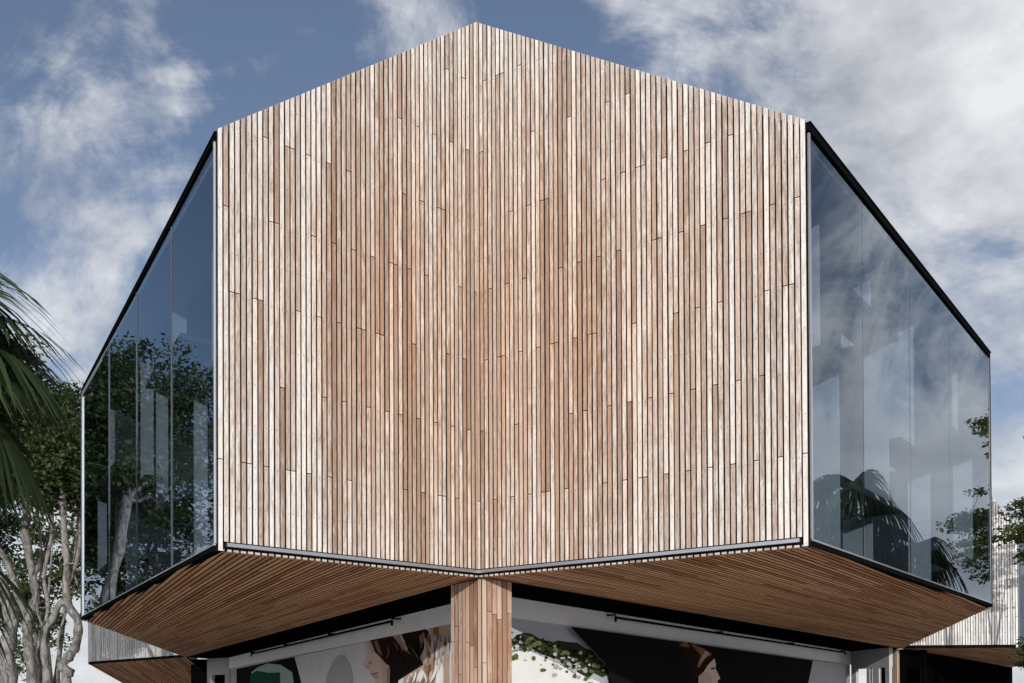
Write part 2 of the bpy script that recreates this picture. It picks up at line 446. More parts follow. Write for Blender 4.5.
# hidden rear faces of the two wings
timber_wall(main, E_, D, ZE, ZR - 1.2, V2(-40, 30), pitch=0.16, bw=0.13)
timber_wall(main, E2, D2, ZE, ZR - 1.2, V2(40, 30), pitch=0.16, bw=0.13)

R_ = V2(0.5, 44.0)
rf = MB()
def p3(p, z): return Vector((p.x, p.y, z))
off = Vector((0, 0, -0.14))
inA, inA2 = A + (B - A).normalized() * .02 + V2(0, .12), A2 + (B - A2).normalized() * .02 + V2(0, .12)
Bi = B + V2(0, .14)
for tri in ([(inA, ZE), (Bi, ZR - .12), (E_, ZE)], [(Bi, ZR - .12), (R_, ZR - .12), (E_, ZE)], [(E_, ZE), (R_, ZR - .12), (D, ZR - 1.2)],
            [(inA2, ZE), (E2, ZE), (Bi, ZR - .12)], [(Bi, ZR - .12), (E2, ZE), (R_, ZR - .12)], [(E2, ZE), (D2, ZR - 1.2), (R_, ZR - .12)]):
    rf.prism([p3(p, z - 0.16) for p, z in tri], (0, 0, 0.14))
rf.build('roof', M['roof'], main)
fl = MB()
fl.prism([p3(p, ZS + 0.16) for p in (A + V2(.25, .5), B + V2(0, .3), A2 + V2(-.25, .5), E2 + V2(-.3, .1), D2, D, E_ + V2(.3, .1))], (0, 0, 0.12))
fl.build('upper_floor', M['lining'], main)

# timber column = the clad nose of the ground floor
def column(parent, tip, c1, c2, z0=0.0, z1=ZS - 0.004, lab=None, pitch=0.082):
    mb = MB()
    for c in (c1, c2):
        n = outward(tip, c, EYE2); L = (c - tip).length; u = (c - tip) / L
        k = max(3, round(L / pitch)); pt = L / k
        for i in range(k):
            s0, s1 = i * pt + (0.008 if i else 0.014), (i + 1) * pt - 0.008
            z = z0
            while z < z1:
                ze = min(z1, z + (random.uniform(1.1, 3.4)));  ze = z1 if z1 - ze < .3 else ze
                col = rnd3(); P0, P1 = tip + u * s0, tip + u * s1
                if i == 0: col = (0.93, col[1], 0.8)
                bi = len(mb.v)
                mb.v += [(P.x + n.x * d, P.y + n.y * d, zz) for d in (-.03, .006 * random.random()) for P, zz in ((P0, z + .004), (P1, z + .004), (P1, ze - .004), (P0, ze - .004))]
                q = [(0, z), (1, z), (1, ze), (0, ze)]
                mb.face((bi + 4, bi + 5, bi + 6, bi + 7), q, col)
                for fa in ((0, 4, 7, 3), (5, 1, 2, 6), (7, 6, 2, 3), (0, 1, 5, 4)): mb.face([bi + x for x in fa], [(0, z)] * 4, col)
                z = ze
    cen = (c1 + c2) / 2
    q = [tip + (cen - tip) * .07, c1 + (cen - c1) * .1, c2 + (cen - c2) * .1]
    mb.prism([p3(x, z0) for x in q], (0, 0, z1 - z0 - .01), mi=1)
    return mb.build('column', [M['column'], M['dark_back']], parent)
tipc = B + V2(0.052, 0.06)
column(main, tipc, C, C2, pitch=.128)

# recessed shopfronts under the soffit
def on_level(px, py, z):
    r = ray(px, py); t = (z - EYE) / r.z; return V2(r.x * t, r.y * t)
SL0, SL1 = on_level(450, 604, ZS), on_level(229, 657.5, ZS)
SR0, SR1 = on_level(512, 597, ZS), on_level(851, 651.3, ZS)
cl = MB()
SLi, SRi = SL0 + (SL0 - SL1).normalized() * 2.2, SR0 + (SR0 - SR1).normalized() * 2.2
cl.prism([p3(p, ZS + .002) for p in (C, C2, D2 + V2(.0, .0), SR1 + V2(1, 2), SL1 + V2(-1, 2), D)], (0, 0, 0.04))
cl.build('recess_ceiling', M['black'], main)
for a, b, zn, zf in ((SL0, SL1, 3.20, 3.12), (SR0, SR1, 3.215, 3.05)):
    n = outward(a, b, V2(-30, 20) if a.x < -1 else V2(30, 20)); u = (b - a).normalized(); a0 = a - u * (1.5 if a.x < -1 else .5)
    f = MB(); f.wallbox(a0, b, zn, ZS - .004, n, -0.12, 0.0, z0q=zf); f.build('fascia', M['fascia'], main)
    w = MB(); w.wallbox(a0, b, 0.0, zn - .004, n, -0.2, -0.05, z1q=zf - .004); w.build('shop_wall', M['concrete'], main)

# returns of the fascia and posts at the far ends of the shopfronts
def end_bay(parent, x0, d0, x1, d1, posts):
    a, b = at(x0, 650, d0).xy, at(x1, 650, d1).xy; n = outward(a, b, EYE2)
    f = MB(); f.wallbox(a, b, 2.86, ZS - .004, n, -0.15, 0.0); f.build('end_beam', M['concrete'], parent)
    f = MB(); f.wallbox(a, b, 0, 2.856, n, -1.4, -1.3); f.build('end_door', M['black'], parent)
    for s0, s1 in posts:
        f = MB(); f.wallbox(a.lerp(b, s0), a.lerp(b, s1), 0, 2.857, n, -0.12, 0.0); f.build('end_post', M['concrete'], parent)
end_bay(main, 851, SR1.y - .05, 889, SR1.y - 2.6, [(0, .13), (.42, .5), (.58, .74), (.9, 1)])
end_bay(main, 229.5, SL1.y - .05, 207, SL1.y + .9, [(0, .2), (.75, 1)])

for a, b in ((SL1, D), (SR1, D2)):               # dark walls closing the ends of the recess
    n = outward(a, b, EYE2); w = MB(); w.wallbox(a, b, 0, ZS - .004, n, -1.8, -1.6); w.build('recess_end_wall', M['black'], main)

# ------------------------------------------------------------------ posters on the shopfront walls (flat prints)
def pmat(name, c, rough=0.9): return plain('print_' + name, c, rough, var=0.10, scale=2.5, spec=0.03)
PM = dict(grey=pmat('grey', (0.62, 0.635, 0.65)), midgrey=pmat('mid_grey', (0.40, 0.405, 0.42)), black=pmat('black', (0.008, 0.008, 0.009)),
          skin=pmat('skin', (0.62, 0.48, 0.41)), hair=pmat('hair', (0.016, 0.011, 0.009)), brown=pmat('brown', (0.22, 0.11, 0.06)), blond=pmat('blond', (0.42, 0.33, 0.26)),
          palegreen=pmat('pale_green', (0.36, 0.44, 0.42)), green=pmat('green', (0.015, 0.07, 0.05)), lip=pmat('lip', (0.36, 0.19, 0.165)), gold=pmat('strand', (0.34, 0.22, 0.14)),
          white=pmat('white', (0.80, 0.80, 0.78)), leaf=pmat('leaf', (0.03, 0.042, 0.02)), leaf_shadow=pmat('leaf_shadow', (0.42, 0.45, 0.36)), cheek=pmat('cheek', (0.52, 0.385, 0.325)), sprig=pmat('sprig', (0.10, 0.13, 0.05)), sky=pmat('sky_grey', (0.42, 0.44, 0.48)), shade=pmat('skin_shade', (0.36, 0.25, 0.20)))
PK = list(PM)

def poster(w0, w1, side, shapes, label, zb=0.45):
    n = outward(w0, w1, side); mb = MB(); u = (w1 - w0).normalized()
    for k, (mat, pts) in enumerate(shapes):
        lift = -0.045 + 0.0012 * k
        q0, q1 = w0 + n * lift, w1 + n * lift
        P = []
        for x, y in pts:
            v = on_wall(x, min(y, 682.5), q0, q1)
            if y >= 682.5: v.z = zb
            P.append(v)
        mb.prism(P, Vector((n.x, n.y, 0)) * 0.001 if k else Vector((n.x, n.y, 0)) * -0.0, mi=PK.index(mat)) if k else mb.prism([p - Vector((n.x, n.y, 0)) * .003 for p in P], Vector((n.x, n.y, 0)) * .003, mi=PK.index(mat))
    o = mb.build('poster', [PM[k] for k in PK], None, origin=(w0.x, w0.y, 0))
    return tag(o, label, 'poster', 'posters on the shopfront')

def cz(ox, oy, s, pts): return [(ox + x / s, oy + y / s) for x, y in pts]
c5 = lambda *p: cz(340, 600, 8.225, p)
c7 = lambda *p: cz(200, 610, 6.4, p)
c6 = lambda *p: cz(510, 600, 4.452, p)
left_shapes = [
    ('grey', [(236.5, 669.5), (455, 623.5), (455, 700), (236.5, 700)]),
    ('black', c7((234, 378), (400, 342), (605, 300), (745, 470), (234, 470))),
    ('palegreen', c7((296, 470), (330, 398), (370, 366), (430, 342), (515, 350), (590, 398), (645, 470))),
    ('green', c7((290, 470), (325, 412), (365, 388), (440, 402), (512, 398), (525, 470))),
    ('midgrey', c7((775, 470), (810, 420), (850, 330), (890, 285), (930, 290), (965, 350), (980, 420), (985, 470))),
    ('blond', c5((650, 480), (700, 390), (740, 235), (900, 205), (900, 690), (470, 690), (520, 640), (690, 530))),
    ('skin', c5((190, 345), (255, 328), (300, 420), (410, 540), (420, 690), (285, 690), (290, 645), (252, 615), (240, 585), (222, 560), (198, 545), (190, 528), (210, 480), (224, 420), (205, 378))),
    ('hair', c5((243, 330), (700, 240), (726, 255), (730, 330), (690, 405), (655, 480), (688, 530), (480, 662), (465, 690), (395, 690), (412, 570), (350, 490), (285, 425), (262, 385))),
    ('shade', c5((425, 290), (488, 280), (575, 450), (545, 420), (520, 410), (470, 340))),
    ('skin', c5((488, 282), (505, 285), (580, 445), (560, 430))),
    ('brown', c5((275, 338), (308, 332), (330, 400), (352, 462), (318, 440), (292, 390))),
    ('brown', c5((765, 235), (812, 215), (800, 370), (838, 455), (800, 475), (768, 365))),
    ('brown', c5((650, 300), (690, 260), (700, 300), (665, 400))),
    ('white', c5((760, 510), (850, 455), (848, 690), (745, 690), (790, 610))),
    ('brown', c5((690, 560), (760, 520), (770, 600), (720, 640))),
    ('cheek', c5((330, 480), (405, 545), (412, 690), (345, 690), (352, 620), (335, 560))),
    ('cheek', c5((228, 345), (255, 340), (285, 420), (262, 440), (240, 400))),
    ('cheek', c5((262, 628), (300, 622), (318, 640), (290, 652))),
    ('shade', c5((385, 560), (408, 548), (414, 690), (388, 690))),
    ('lip', c5((255, 605), (312, 590), (300, 612), (268, 622))),
    ('shade', c5((212, 552), (245, 540), (236, 560), (222, 562))),
    ('shade', c5((232, 510), (262, 505), (265, 522), (240, 530))),
]
def strand(cv, x0, y0, x1, y1, w, bow):       # a thin tapering lock of hair
    mx, my = (x0 + x1) / 2 + bow, (y0 + y1) / 2; P = []; Q = []
    for j in range(6):
        t = j / 5; x = (1 - t) ** 2 * x0 + 2 * t * (1 - t) * mx + t * t * x1; y = (1 - t) ** 2 * y0 + 2 * t * (1 - t) * my + t * t * y1
        ww = w * (.25 + math.sin(math.pi * min(1, t * .9 + .08))); P.append((x - ww, y)); Q.append((x + ww, y))
    return cv(*(P + Q[::-1]))
for k in range(16):
    x = random.uniform(330, 640); y = 372 - (x - 245) * .19 + random.uniform(5, 80)
    left_shapes.append((random.choice(('brown', 'hair', 'hair', 'shade')), strand(c5, x, y, x + random.uniform(-20, 110), y + random.uniform(60, 150), random.uniform(2, 4.5), random.uniform(10, 40))))
for k in range(22):
    x = random.uniform(680, 880); y = 285 - (x - 700) * .14 + random.uniform(0, 60)
    left_shapes.append((random.choice(('gold', 'brown', 'white', 'blond', 'midgrey')), strand(c5, x, y, x + random.uniform(-40, 40), min(y + random.uniform(120, 330), 660), random.uniform(4, 9), random.uniform(-25, 25))))
for k in range(14):
    x = random.uniform(560, 840); y = random.uniform(560, 600) - (x - 690) * .25
    left_shapes.append((random.choice(('skin', 'white', 'shade', 'blond', 'white')), strand(c5, x, y, x + random.uniform(-50, 30), 678, random.uniform(6, 14), random.uniform(-20, 20))))
poster(SL0, SL1, V2(-30, 20), left_shapes, 'wide poster of a dark haired woman in profile facing left, beside a green hat')
lv = []
for k in range(60):
    x0 = random.uniform(0, 400); lo_ = 160 + x0 * 0.42
    lv.append((x0, random.uniform(lo_, lo_ + 95)))
right_shapes = [
    ('sky', [(500, 614), (846, 664), (846, 700), (500, 700)]),
    ('white', c6((-40, 172), (5, 192), (400, 366), (405, 372), (-40, 372))),  # sunlit zone below the shadow line, painted white into the print
    ('leaf', c6((-40, 120), (10, 168), (60, 145), (95, 150), (130, 172), (190, 188), (215, 180), (260, 187), (300, 190), (330, 212), (365, 225), (400, 270), (440, 300), (470, 345), (488, 372), (455, 372), (440, 330), (410, 345), (372, 325), (350, 350), (300, 322), (270, 280), (200, 262), (150, 245), (110, 222), (60, 205), (-40, 180))),
]
for x, y in lv[:42]:  # leaf shadows painted as dapples over the sunlit zone
    r = random.uniform(7, 17); k = random.randint(5, 7); a0 = random.random() * 6
    right_shapes.append((random.choice(('sprig', 'midgrey', 'leaf_shadow', 'leaf_shadow')), c6(*[(x + r * random.uniform(.55, 1.2) * math.cos(a0 + j * 6.283 / k), y + 0.8 * r * random.uniform(.55, 1.2) * math.sin(a0 + j * 6.283 / k)) for j in range(k)])))
for k in range(110):                          # leaf clumps of the printed shrub
    x = random.uniform(0, 470); yc = 150 + max(0, x - 60) * .30 + random.gauss(0, 8); y = yc + random.uniform(0, 70 if x < 420 else 30)
    r = random.uniform(7, 15); m = random.randint(5, 7); a0 = random.random() * 6
    right_shapes.append((random.choice(('leaf', 'leaf', 'hair', 'sprig', 'sprig', 'sky')), c6(*[(x + r * random.uniform(.5, 1.25) * math.cos(a0 + j * 6.283 / m), y + .8 * r * random.uniform(.5, 1.25) * math.sin(a0 + j * 6.283 / m)) for j in range(m)])))
right_shapes += [
    ('black', [(570.3, 626.6), (813, 660.5), (797, 700), (626, 700), (607, 665)]),
    ('midgrey', [(813, 660.7), (846, 664.9), (846, 700), (797, 700)]),
    ('skin', c6((885, 245), (908, 252), (917, 285), (914, 305), (922, 318), (936, 350), (924, 358), (926, 368), (920, 382), (825, 382), (845, 320))),
    ('cheek', c6((840, 330), (880, 320), (900, 345), (890, 382), (826, 382))),
    ('hair', c6((748, 195), (800, 188), (860, 212), (898, 238), (912, 258), (880, 290), (862, 320), (830, 348), (808, 335), (790, 260))),
    ('brown', c6((800, 192), (860, 216), (900, 242), (868, 262), (845, 300), (832, 300), (850, 245))),
    ('blond', c6((870, 225), (890, 236), (850, 275), (836, 290))),
    ('brown', c6((752, 196), (790, 190), (800, 210), (770, 208))),
    ('hair', c6((893, 303), (912, 300), (910, 308), (896, 310))),
]
poster(SR0, SR1, V2(30, 20), right_shapes, 'wide poster of a woman in profile facing right on a black shape beside foliage')

# thin lamp rails fixed to the fascias
def rail(x0, x1, w0, w1, side, label):
    n = outward(w0, w1, side); u = (w1 - w0).normalized()
    def s_of(x):
        v = on_wall(x, 640, w0, w1); return (V2(v.x, v.y) - w0).dot(u)
    s0, s1 = s_of(x0), s_of(x1)
    z = 3.47; o = thing('lamp_rail', (w0.x, w0.y, z), label, 'light rail', 'lamp rails on the shop fascias')
    P = lambda s, d, zz: (w0.x + u.x * s + n.x * d, w0.y + u.y * s + n.y * d, zz)
    m = MB(); m.tube([P(s0, .22, z), P(s1, .22, z)], 0.028, 8); m.build('rod', M['black'], o)
    k = 4
    for i in range(k):
        s = s0 + (s1 - s0) * i / (k - 1)
        b = MB(); b.tube([P(s, 0.0, z + .06), P(s, .22, z + .06), P(s, .22, z - .03 if i in (0, k - 1) else z)], 0.022, 6); b.build('bracket', M['black'], o)
    for s in (s0, s1):
        b = MB(); b.tube([P(s, .22, z + .02), P(s, .22, z - .10)], 0.03, 8); b.build('end_cap', M['black'], o)
rail(401, 257, SL0, SL1, V2(-30, 20), 'thin black lamp rail along the grey fascia above the poster of the woman facing left')
rail(607, 839, SR0, SR1, V2(30, 20), 'thin black lamp rail along the grey fascia above the poster of the woman facing right')

# ------------------------------------------------------------------ neighbouring pavilions of the same kind
nr = thing('timber_pavilion', (D2.x, D2.y, 0), 'neighbouring timber pavilion at right behind the larger one, pale boards with tree shadows', 'building', 'timber pavilions')
zD2 = 11.9 + 1.6; zF2 = 8.35
timber_wall(nr, Fn2, D2, zF2, zD2, EYE2, pitch=0.1, bw=0.076, mat='pale_cladding', shelter=lambda s, z: 0.95)
flashing(nr, Fn2, D2, EYE2, mat='frame')
G2 = Fn2 + V2(.80, .60) * 11.5; K2 = D2 + V2(.60, .80) * 26
soffit(nr, [Fn2, G2, K2, D2], V2(.66, .75), pitch=0.16, bw=0.12, ends=1)
glazing(nr, Fn2, G2, V2(0, 60), (0.25, 0.5, 0.75), [(6.5,), (7.1,), (6.0,), (6.6,)], ztop=zF2 - .1)
b = MB(); b.prism([p3(Fn2 + V2(.1, .4), zF2 - .3), p3(D2 + V2(.1, .4), zD2 - .3), p3(K2, zF2 - .3)], (0, 0, .15)); b.prism([p3(Fn2 + V2(.1, .4), zF2 - .3), p3(K2, zF2 - .3), p3(G2, zF2 - .3)], (0, 0, .148)); b.build('roof', M['roof'], nr)
b = MB(); b.wallbox(D2 + V2(.25, .2), K2, 0, ZS - .004, V2(.8, -.6), -.2, 0); b.build('shop_wall', M['black'], nr)
column(nr, at(898, 690, 35.9).xy + V2(0, .1), at(886, 690, 36.6).xy, at(901.3, 690, 36.3).xy, pitch=0.1)

nl = thing('timber_pavilion', (D.x, D.y, 0), 'neighbouring timber pavilion at left glimpsed below the larger soffit, beside the trees', 'building', 'timber pavilions')
timber_wall(nl, Fn, D, 8.4, 12.4, EYE2, pitch=0.11, bw=0.084, mat='pale_cladding', shelter=lambda s, z: 0.85)
flashing(nl, Fn, D, EYE2, mat='frame')
G = Fn + V2(-.1, .99) * 12; K = D + V2(-.1, 1.0) * 16
soffit(nl, [Fn, D, K, G], V2(-.10, .995), pitch=0.2, bw=0.14, slope=.24, ends=1, front=(Fn, D))
glazing(nl, Fn, G, V2(0, 60), (0.25, 0.5, 0.75), [(6.5,), (7.1,), (6.0,), (6.6,)], ztop=8.3)
b = MB(); b.prism([p3(Fn + V2(.1, .4), 8.2), p3(D + V2(.1, .4), 12.2), p3(K, 12.2), p3(G, 8.2)], (0, 0, .15)); b.build('roof', M['roof'], nl)

# ------------------------------------------------------------------ vegetation
def leaf_cloud(mb, centres, radii, per, size, flat=0.7, droop=0.25, mi=0, upbias=0.5):
    """many small leaves round clump centres"""
    for c, r in zip(centres, radii):
        shade = rng.random() * 0.45
        n = max(8, int(per * rng.uniform(.7, 1.3)))
        P = rng.normal(size=(n, 3)); P /= (np.linalg.norm(P, axis=1)[:, None] + 1e-9)
        P *= (rng.random(n) ** 0.45)[:, None] * r; P[:, 2] *= flat
        for p in P:
            ctr = np.array(c) + p
            d = rng.normal(size=3); d[2] = d[2] * .5 - droop; d /= np.linalg.norm(d)
            nn = rng.normal(size=3); nn[2] += upbias * 2; sd = np.cross(d, nn); sd /= (np.linalg.norm(sd) + 1e-9)
            l = size * rng.uniform(.6, 1.35); w = l * rng.uniform(.22, .34)
            b = len(mb.v)
            tip, mid = ctr + d * l, ctr + d * l * .45
            mb.v += [tuple(ctr), tuple(mid + sd * w), tuple(tip), tuple(mid - sd * w)]
            mb.face((b, b + 1, b + 2, b + 3), col=(min(1, shade + rng.random() * .55), rng.random(), 0), mi=mi)

def bend(a, b, k=5, wob=0.12):
    a, b = Vector(a), Vector(b); L = (b - a).length; out = []
    w = [Vector(rng.normal(size=3)) * wob * L for _ in range(2)]
    for i in range(k + 1):
        t = i / k; p = a.lerp(b, t)
        p += w[0] * math.sin(math.pi * t) * .5 + w[1] * math.sin(2 * math.pi * t) * .3; p.z += 0.10 * L * math.sin(math.pi * t)
        out.append(p)
    return out

def smooth(pts, k=4):                           # Catmull-Rom through the points
    P = [Vector(p) for p in pts]; P = [P[0] * 2 - P[1]] + P + [P[-1] * 2 - P[-2]]; out = []
    for i in range(1, len(P) - 2):
        for j in range(k):
            t = j / k; a, b, c, d = P[i - 1:i + 3]
            out.append(0.5 * ((2 * b) + (c - a) * t + (2 * a - 5 * b + 4 * c - d) * t * t + (3 * b - 3 * c + d - a) * t ** 3))
    out.append(P[-2]); return out

def tree(name, stems, blobs, label, group, clumps=90, per=120, size=0.2, bark='bark', leaf='leaf', flat=0.65, clump_r=(.5, 1.0), cat='tree', shell=0.5, twig=0.035):
    base = Vector(stems[0][0][0]); base.z = 0
    o = thing(name, base, label, cat, group)
    tb = MB(); nodes = []
    for pts, r0, r1 in stems:
        s = smooth(pts, 5); k = len(s)
        r0, r1 = r0 * .84, r1 * .84
        rad = [(r0 + (r1 - r0) * (i / (k - 1)) ** .8) * (1 + .13 * math.sin(i * 1.3 + r0 * 50) + .07 * rng.normal()) for i in range(k)]
        tb.tube(s, rad, 10); nodes += [(p, r) for p, r in zip(s[k // 3:], rad[k // 3:])]
    cs, rs = [], []
    wts = np.array([b[1][0] * b[1][1] * b[1][2] for b in blobs]) ** .8; wts /= wts.sum()
    for _ in range(clumps):
        bc, br = blobs[rng.choice(len(blobs), p=wts)]
        d = rng.normal(size=3); d /= np.linalg.norm(d); q = rng.random() ** (1 / 3) * (1 - shell) + shell if rng.random() < .75 else rng.random()
        c = np.array(bc) + d * np.array(br) * q
        cs.append(c); rs.append(rng.uniform(*clump_r))
        cv = Vector(c)
        near = min(nodes, key=lambda nd: (nd[0] - cv).length + (1.5 if nd[0].z > cv.z + .3 else 0))
        path = bend(near[0], cv, 6, .10); r0 = min(near[1] * .6, .02 + twig * (near[0] - cv).length)
        tb.tube(path, [r0 * (1 - .8 * i / 6) + .006 for i in range(7)], 5, cap=False)
        nodes += [(p, r0 * .6) for p in path[2:5]]
    tb.build('trunk', M[bark], o)
    lb = MB(); leaf_cloud(lb, cs, rs, per, size, flat); lb.build('crown', M[leaf], o)
    return o

G1 = 'broad trees left of the pavilion'
def S(depth, *px, base=True):
    pts = [at(x, y, depth + dd) for x, y, dd in [(p + (0,))[:3] for p in px]]
    if base: g = pts[0].copy(); g.z = -.05; g.x += random.uniform(-.2, .2); pts = [g] + pts
    return pts
# tree with a thick pale stem at the left edge of the view
tree('broad_tree', [(S(29, (32, 683), (28, 640), (28, 620), (36, 599), (33, 577), (25, 530), (27, 512), (19, 478), (24, 445), (25, 405)), .21, .12),
                    (S(29, (30, 622), (20, 600), (8, 565), (-15, 520, 1), (-30, 470, 2), base=False), .16, .08),
                    (S(29, (33, 577), (48, 545, .5), (52, 505, 1), (46, 455, 1.4), base=False), .11, .05)],
     [(at(10, 440, 30.0), (2.3, 2.2, 2.0)), (at(-30, 390, 31), (2.4, 2.2, 1.8)), (at(58, 455, 31.5), (1.2, 1.6, 1.6)), (at(-40, 520, 30), (1.8, 1.6, 1.2))],
     'broad dark tree with the straightest pale stem, beside the twisted tree', G1, clumps=160, per=230, size=0.155)
tree('broad_tree', [(S(27, (66, 683), (69, 672), (62, 666), (70, 655), (76, 645), (78, 622), (69, 606), (66, 585), (67, 568), (64, 527), (62, 490), (58, 450)), .20, .10),
                    (S(27, (47, 683), (45, 660), (44, 634), (52, 620), (60, 604), (68, 603), base=True), .15, .10),
                    (S(27, (60, 655), (58, 640), (63, 622), (66, 610), base=False), .05, .04),
                    (S(27, (66, 585), (76, 562, .4), (80, 535, .8), (78, 500, 1), base=False), .13, .06), (S(27.5, (40, 683), (38, 650), (48, 610), (44, 575), (52, 530), (48, 480)), .10, .05), (S(27, (78, 622), (84, 600, .6), (74, 570, 1.2), (79, 520, 1.6), base=False), .06, .03), (S(28, (45, 634), (36, 600, .4), (42, 560, .8), (36, 500, 1.2), base=False), .06, .03)],
     [(at(62, 462, 27.5), (1.0, 1.5, 1.7)), (at(70, 412, 29), (.7, .9, .7)), (at(40, 410, 28.5), (1.1, 1.4, .9))],
     'pale barked tree with twisted forking stems, standing right by the glass corner', G1, clumps=66, per=200, size=0.15)
tree('broad_tree', [(S(25.5, (8, 683), (7, 650), (12, 620), (2, 590), (-12, 540), (-24, 480)), .30, .18)],
     [(at(-45, 420, 26), (2.2, 2.2, 2.2)), (at(-20, 350, 27), (1.5, 1.6, 1.3)), (at(-80, 380, 26), (2.2, 2.2, 2.2))],
     'broad tree with the thickest trunk, at the left edge of the photo', G1, clumps=80, per=220, size=0.15)
# trees beyond the left edge of the view that stand mirrored in the glass
def simple_tree(x, y, h, r, label, group, seed_stems=3, **k):
    st = []
    for i in range(seed_stems):
        a = 2 * math.pi * i / seed_stems + random.random(); rr = r * random.uniform(.25, .5)
        st.append(([(x + .1 * math.cos(a), y + .1 * math.sin(a), -.05), (x + .25 * rr * math.cos(a), y + .25 * rr * math.sin(a), h * .22), (x + .55 * rr * math.cos(a), y + .55 * rr * math.sin(a), h * .45), (x + rr * math.cos(a + .3), y + rr * math.sin(a + .3), h * .72)], .22 * r / 3, .05))
    bl = []
    for i in range(6):
        a = random.uniform(0, 6.283); q = random.uniform(0, .55) * r
        bl.append(((x + q * math.cos(a), y + q * math.sin(a), h * (.36 + .46 * i / 5)), (r * random.uniform(.4, .6), r * random.uniform(.4, .6), h * random.uniform(.12, .19))))
    return tree('broad_tree', st, bl, label, group, **k)
simple_tree(-20.4, 30.6, 13.3, 4.3, 'tall broad tree with bright leafy top, reflected in the left glass wall', G1, clumps=150, per=210, size=0.17)
simple_tree(-20.6, 25.6, 11.6, 3.6, 'broad tree reflected in the left glass close to the timber edge', G1, clumps=130, per=200, size=0.17)

simple_tree(-26.5, 53.0, 14.0, 4.6, 'broad tree farthest back, showing between the pale stems', G1, clumps=110, per=110, size=0.24)

G3 = 'small feathery trees right of the pavilion'
def feather(x, y, h, r, lx, ly, label, **k):
    st = [([(x, y, -.05), (x + .1, y + .1, h * .35), (x + .35 * lx, y + .35 * ly, h * .62), (x + lx, y + ly, h * .86)], .11, .025),
          ([(x + .02, y, h * .4), (x + .5 * lx - .2 * r, y + .5 * ly, h * .66), (x + lx - .5 * r, y + ly - .2, h * .78)], .06, .02),
          ([(x, y + .02, h * .45), (x + .2 * r, y + .2, h * .65), (x + .4 * r, y + .3, h * .85)], .06, .02)]
    bl = [((x + lx - .45 * r, y + ly - .2, h * .81), (r * .6, r * .5, h * .085)), ((x + lx + .25 * r, y + ly + .2, h * .90), (r * .6, r * .55, h * .08)), ((x + .3 * r, y + .2, h * .86), (r * .6, r * .5, h * .09)), ((x + .75 * lx, y + .75 * ly, h * .72), (r * .6, r * .4, h * .05))]
    return tree('feathery_tree', st, bl, label, G3, bark='dark_bark', leaf='feather_leaf', flat=.28, **k)
feather(14.7, 23.7, 7.0, 1.7, -1.75, -1.75, 'small feathery tree leaning over the far edge of the right glass wall', clumps=85, per=85, size=.10, clump_r=(.25, .5), twig=.02)
feather(17.2, 27.0, 11.6, 2.0, .3, 0, 'taller feathery tree that shades the boards of the right neighbouring pavilion', clumps=70, per=60, size=.15, clump_r=(.3, .6), twig=.03)
feather(18.8, 30.5, 8.8, 1.4, .2, 0, 'feathery tree nearest the boards of the right neighbouring pavilion', clumps=40, per=60, size=.15, clump_r=(.3, .6), twig=.03)
x, y = at(1043, 640, 33).xy
tree('bush', [([(x, y, 0), (x, y, 1.2), (x - .1, y, 2.6)], .07, .03)], [((x, y, 3.1), (.75, .8, .8)), ((x + .2, y, 2.0), (.8, .8, .8))],
     'leafy green bush at the right edge beside the neighbouring pavilion', None, clumps=40, per=110, size=.14, clump_r=(.25, .5), cat='bush')

def fan_leaf(hub, d, up, R, nseg, tipdroop, col):
    """one fan palm leaf blade: narrow segments radiating from the hub"""
    mb = MB(); d = d.normalized(); s = d.cross(up).normalized(); up = s.cross(d)
    for i in range(nseg):
        a = math.radians(-125 + 250 * i / (nseg - 1)) + rng.normal() * .02
        rr = R * (0.72 + .28 * math.cos(a * .6)) * rng.uniform(.93, 1.05)
        ray_ = d * math.cos(a) + s * math.sin(a) + up * (.12 * math.cos(2 * a))
        perp = (s * math.cos(a) - d * math.sin(a))
        pts = []
        for j in range(6):
            t = j / 5; p = hub + ray_ * (rr * t); p.z -= tipdroop * rr * max(0, t - .35) ** 1.7 * 1.6
            w = R * .030 * (1 - abs(t - .45) * 1.1) + .002 if j < 5 else .001
            pts.append((p + perp * w, p - perp * w + up * w * .5))
        c = (min(1, max(0, col + rng.normal() * .18)), 0, 0)
        b = len(mb.v); mb.v += [tuple(x) for pr in pts for x in pr]
        for j in range(5): mb.face((b + 2 * j, b + 2 * j + 1, b + 2 * j + 3, b + 2 * j + 2), col=c)
    return mb

